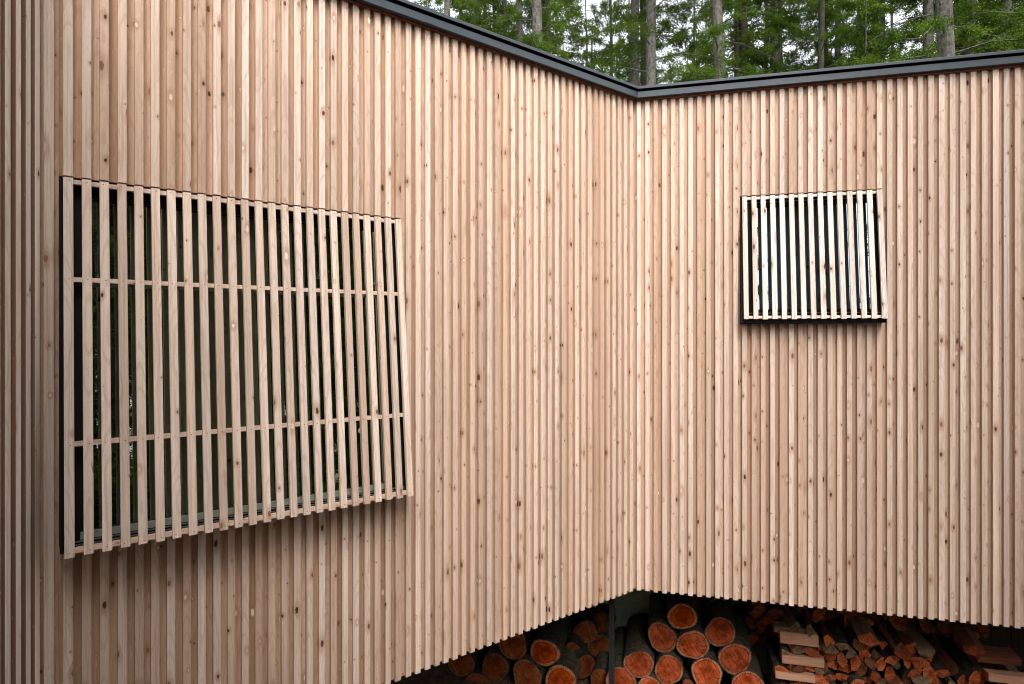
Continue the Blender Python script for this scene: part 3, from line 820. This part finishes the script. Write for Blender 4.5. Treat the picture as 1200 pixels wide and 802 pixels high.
def make_tree(seed, H_, r0, base, blen, dens, leafsz, tmat, lmat, droop=.25, broad=False, step=.19, floor=0.):
    rr = random.Random(seed); mb = MB(); leaves = []
    n = 14; lean = Vector((rr.uniform(-.25, .25), rr.uniform(-.25, .25), 0))
    def axis_p(z):
        t = z / H_
        return Vector((lean.x * t + .05 * math.sin(z * .7 + seed), lean.y * t + .05 * math.cos(z * .55 + seed), z))
    tp = [axis_p(H_ * i / n - (.3 if i == 0 else 0)) for i in range(n + 1)]
    tube(mb, tp, [r0 * (1.25 if i == 0 else 1) * (1 - .86 * (i / n) ** 1.1) for i in range(n + 1)], 12, True, .16, seed)
    z = base; az = rr.uniform(0, 6)
    while z < H_ - .3:
        az += 2.4 + rr.uniform(-.5, .5); t = (z - base) / (H_ - base)
        L = blen * (1 - .75 * t ** 1.3) * rr.uniform(.55, 1.15)
        dr = droop * rr.uniform(.5, 1.4); up0 = rr.uniform(.05, .35) if not broad else rr.uniform(.4, .9)
        p0 = axis_p(z); d = Vector((math.cos(az), math.sin(az), 0)); sd = Vector((-d.y, d.x, 0))
        bend = rr.uniform(-.25, .25)
        def bp(s): return p0 + d * (L * s) + sd * (bend * L * s * s) + Vector((0, 0, L * (up0 * s - (dr + up0) * s * s)))
        bare = rr.random() < (.18 if t < .35 else .04)
        tube(mb, [bp(s) for s in (0, .33, .66, 1)], [max(.006, r0 * .11 * (1 - s * .8)) for s in (0, .33, .66, 1)], 4)
        if not bare:
            nl = int(dens * L * rr.uniform(.6, 1.3))
            # side twigs
            tw = max(4, int(L * 7))
            tws = []
            for q in range(tw):
                s = rr.uniform(.18, 1); side = rr.choice((-1, 1)); tl = L * rr.uniform(.12, .32) * (1.15 - .5 * s)
                tws.append((bp(s), (sd * side + d * rr.uniform(.2, 1.) + Vector((0, 0, rr.uniform(-.5, .25)))).normalized(), tl))
            for q in range(nl):
                p, td, tl = rr.choice(tws); s = rr.random()
                pos = p + td * (tl * s) + Vector((0, 0, -.12 * tl * s)) + rvec(rr) * rr.uniform(0, .17 if not broad else .18)
                dd = (td * .8 + rvec(rr) * .9 + Vector((0, 0, -.15))).normalized()
                nn = (Vector((0, 0, 1)) + rvec(rr) * .9).normalized()
                sv = dd.cross(nn)
                if sv.length < .1: continue
                l = leafsz * rr.uniform(.6, 1.35)
                leaves.append((pos, dd, sv.normalized(), l, l * rr.uniform(.17, .28) * (1.25 if broad else 1)))
        z += step * rr.uniform(.6, 1.4) * (1 + t * .3)
    o = mb.build('tree', [tmat])
    c = bpy.data.objects.new('crown', leaf_mesh('crown', leaves, lmat)); col.objects.link(c); c.parent = o
    return o, c
CON = []
#            seed  H   r0   base blen dens leaf
for spec in ((1, 21, .21, 4.2, 2.7, 900, .05, M_trunk, M_leaf),
             (2, 19, .19, 3.2, 2.9, 900, .048, M_trunk, M_leaf),
             (3, 22, .22, 5.2, 2.5, 850, .05, M_trunk, M_leaf),
             (4, 18, .15, 2.2, 2.8, 900, .052, M_trunk_dark, M_leaf),
             (5, 20, .16, 3.0, 2.9, 900, .053, M_trunk_dark, M_leaf)):
    o, c = make_tree(*spec); o.name = 'conifer_tree'; CON.append([o, c, False])
bo, bc = make_tree(9, 13, .11, 3.0, 2.6, 620, .075, M_trunk_dark, M_leaf2, .1, True, .3); bo.name = 'broadleaf_tree'; BRO = [bo, bc, False]
def put_tree(P, x, y, rz, s, label, group):
    if not P[2]: o, c = P[0], P[1]; P[2] = True
    else:
        o = P[0].copy(); col.objects.link(o); c = P[1].copy(); col.objects.link(c); c.parent = o
    o.location = (x, y, gz(x, y) - .05); o.rotation_euler = (0, 0, rz); o.scale = (s, s, s)
    tag(o, label, 'tree', group); return o
G1 = 'trees standing behind the roof'
main = [ # px, distance, prototype, scale, label
 (632, 15.0, 0, 1.00, 'pale grey straight trunk rising behind the sloping left roof edge'),
 (772, 15.5, 1, 1.05, 'knotty grey trunk partly veiled by leaves just right of the roof corner'),
 (752, 19.0, 3, 1.00, 'dark trunk directly above the roof corner behind crossing dead twigs'),
 (845, 15.5, 2, 1.00, 'grey trunk with dark shaded right side, second pale one right of the corner'),
 (913, 19.5, 0, .95, 'slim brownish trunk midway along the right roof edge'),
 (971, 22.0, 4, 1.05, 'dark straight trunk close left of a thin pale trunk'),
 (981, 20.0, 2, .85, 'thin pale trunk pressed against a dark trunk right of the middle'),
 (1111, 12.6, 2, 1.02, 'thickest grey trunk standing against bright sky above the right roof edge'),
 (1185, 17.5, 0, 1.05, 'grey trunk at the right edge of the picture above the roof'),
 (530, 18.0, 1, 1.00, 'grey trunk near the top where the left roof edge leaves the picture'),
 (557, 22.0, 2, .95, 'pale trunk of a close pair above the left roof edge'),
 (567, 24.0, 4, .95, 'darker trunk of a close pair above the left roof edge'),
 (585, 25.0, 3, .9, 'thin dark trunk right of the close pair above the left roof'),
 (698, 26.0, 1, .8, 'slender grey stem left of the roof corner'),
 (712, 24.0, 4, .95, 'brownish slender trunk between grey stem and roof corner'),
 (1128, 27.0, 2, .75, 'thin light stem in the sky gap beside the thickest trunk'),
]
for i, (px, y, k, s, label) in enumerate(main):
    put_tree(CON[k], (px - CX) / F * y, y, i * 1.7, s, label, G1)
put_tree(BRO, (1012 - CX) / F * 17.5, 17.5, .5, 1.0, 'leafy broadleaf tree with reddish leaves left of the thickest trunk', G1)
put_tree(BRO, (1165 - CX) / F * 21.5, 21.5, 2.5, 1.05, 'bright broadleaf tree between the two thick trunks at the right', G1)
FARL = 'distant dark conifer among the forest filling the background behind the roof'
rt = random.Random(77)
for i in range(82):
    y = 17 + 30 * rt.random() ** 1.4; px = rt.uniform(430, 1330)
    put_tree(CON[rt.choice((1, 3, 4, 3, 4, 0))], (px - CX) / F * y, y, rt.uniform(0, 6.28), rt.uniform(.85, 1.2), FARL, G1)
REFL = 'tall conifer of the clearing seen only mirrored in the large window'
for i in range(30):
    hdg = math.radians(rt.uniform(92, 166)); d = rt.uniform(7, 17)
    x, y = math.sin(hdg) * d, math.cos(hdg) * d
    if x < 4.4: continue
    put_tree(CON[rt.choice((1, 3, 4, 3))], x, y, rt.uniform(0, 6.28), rt.uniform(.8, 1.05), REFL, 'trees mirrored in the window')

def make_bush(seed):
    rr = random.Random(seed); mb = MB(); leaves = []
    for k in range(16):
        az = rr.uniform(0, 6.28); L = rr.uniform(1.2, 2.1); sp = rr.uniform(.1, .75)
        d = Vector((math.cos(az) * sp, math.sin(az) * sp, 1)).normalized(); p0 = Vector((rr.uniform(-.3, .3), rr.uniform(-.3, .3), -.2))
        pts = [p0 + d * (L * s) + Vector((0, 0, -.25 * L * s * s)) for s in (0, .4, .75, 1)]
        tube(mb, pts, [.016, .012, .008, .004], 5)
        for q in range(420):
            s = rr.uniform(.12, 1) ** .8; p = p0 + d * (L * s) + Vector((0, 0, -.25 * L * s * s)) + rvec(rr) * rr.uniform(.03, .33)
            dd = (rvec(rr) + Vector((0, 0, .1))).normalized(); sv = dd.cross((Vector((0, 0, 1)) + rvec(rr) * .8)).normalized()
            l = rr.uniform(.05, .11); leaves.append((p, dd, sv, l, l * .3))
    o = mb.build('bush', [M_trunk_dark])
    c = bpy.data.objects.new('foliage', leaf_mesh('foliage', leaves, M_leaf)); col.objects.link(c); c.parent = o
    return [o, c, False]
for i in range(17):
    a = math.radians(106 + 41 * i / 16); d = 10.5 + 2.2 * math.sin(i * 2.4)
    put_tree(CON[(3, 4, 3, 1)[i % 4]], -.8 + math.sin(a) * d, 3 + math.cos(a) * d, i * 1.1, .72 + .1 * (i % 3), REFL, 'trees mirrored in the window')
BU = make_bush(5)  # hedge added to darken the lower walls, also fills the window's reflection
for i in range(9):
    hdg = math.radians(92 + i * 15); d = 3.3 + .4 * math.sin(i * 2.1)
    put_tree(BU, math.sin(hdg) * d, math.cos(hdg) * d, i * 1.3, rt.uniform(.8, 1.0), 'low leafy bush on the bank added to shade the lower walls, also mirrored in the large window', 'bushes mirrored in the window')['category'] = 'bush'
yo, yc = make_tree(21, 9.6, .085, .5, 1.55, 760, .075, M_trunk_dark, M_leaf, .2, False, .15); yo.name = 'shade_conifer'; YO = [yo, yc, False]  # added out of frame to shade the lower and left parts of the walls
qo, qc = make_tree(33, 11.5, .10, 3.9, 1.6, 760, .075, M_trunk_dark, M_leaf, .2, False, .15); qo.name = 'conifer_tree'; PO = [qo, qc, False]  # added sun blocker with its crown above the viewpoint
ko, kc = make_tree(37, 7.6, .085, 4.1, 1.3, 800, .07, M_trunk_dark, M_leaf, .15, False, .14); ko.name = 'conifer_tree'; QO = [ko, kc, False]  # shorter sun blocker, added to darken the foot of the right wall
LY = 'young dense conifer added close behind the viewpoint to shade the walls'
LP = 'conifer with a bare lower trunk added behind the viewpoint to block sun'
for i, (P, x, y, sc) in enumerate(((YO, 4.4, .3, .60), (YO, 5.0, -1.2, .75), (YO, 5.4, -2.9, .85), (YO, 6.6, -.6, .9), (YO, -.5, -2.2, .95), (YO, -1.0, -3.6, 1.05), (YO, .1, -3.6, 1.0), (YO, 6.4, -4.4, 1.0), (YO, 7.4, -2.6, 1.1),
                                   (PO, .3, -2.0, .75), (PO, -.55, -.85, .75), (PO, 5.2, -5.4, 1.1), (QO, 3.6, -2.2, 1.0), (QO, 4.4, -2.3, 1.05), (QO, 4.0, -3.1, 1.1),
                                   (YO, .8, -2.0, .34), (YO, 1.6, -2.1, .33), (YO, 2.4, -2.2, .34), (YO, 3.1, -1.5, .33), (YO, 1.2, -2.8, .36), (YO, 2.1, -2.9, .36), (YO, -.4, -1.3, .32))):
    put_tree(P, x, y, i * 2.2, sc, LY if P is YO else LP, 'trees added to shade the walls')

# ------------------------------------------------------------------ light
w = bpy.data.worlds.new('World'); scene.world = w; w.use_nodes = True
nt = w.node_tree; nt.nodes.clear()
wo = nt.nodes.new('ShaderNodeOutputWorld'); bg = nt.nodes.new('ShaderNodeBackground')
sky = nt.nodes.new('ShaderNodeTexSky'); sky.sky_type = 'NISHITA'; sky.sun_disc = False
SUN_EL, SUN_AZ = math.radians(50), math.radians(164)     # azimuth clockwise from +Y
sky.sun_elevation = SUN_EL; sky.sun_rotation = SUN_AZ; sky.dust_density = 4; sky.air_density = 1.0
hs = nt.nodes.new('ShaderNodeHueSaturation'); hs.inputs['Saturation'].default_value = .22; hs.inputs['Value'].default_value = 3.6
nt.links.new(sky.outputs[0], hs.inputs['Color']); nt.links.new(hs.outputs[0], bg.inputs['Color'])
bg.inputs['Strength'].default_value = .15
nt.links.new(bg.outputs[0], wo.inputs[0])
sl = bpy.data.lights.new('sun', 'SUN'); sl.energy = 5.0; sl.angle = math.radians(35); sl.color = (1, .96, .90)
so = bpy.data.objects.new('sun', sl); col.objects.link(so)
dv = Vector((math.sin(SUN_AZ) * math.cos(SUN_EL), math.cos(SUN_AZ) * math.cos(SUN_EL), math.sin(SUN_EL)))
so.rotation_euler = (-dv).to_track_quat('-Z', 'Y').to_euler(); so.location = dv * 30

# ------------------------------------------------------------------ camera
cd = bpy.data.cameras.new('camera'); cam = bpy.data.objects.new('camera', cd); col.objects.link(cam)
cam.location = (0, 0, H); cam.rotation_euler = (math.radians(90), 0, 0)
cd.sensor_width = 36; cd.lens = 36 * F / 1200; cd.shift_y = -(401 - HZ) / 1200; cd.clip_end = 3000; cd.clip_start = .05
scene.camera = cam
scene.view_settings.view_transform = 'Standard'; scene.view_settings.look = 'None'; scene.view_settings.exposure = 0
scene.cycles.filter_width = 1.05; scene.cycles.max_bounces = 6; scene.cycles.transparent_max_bounces = 8
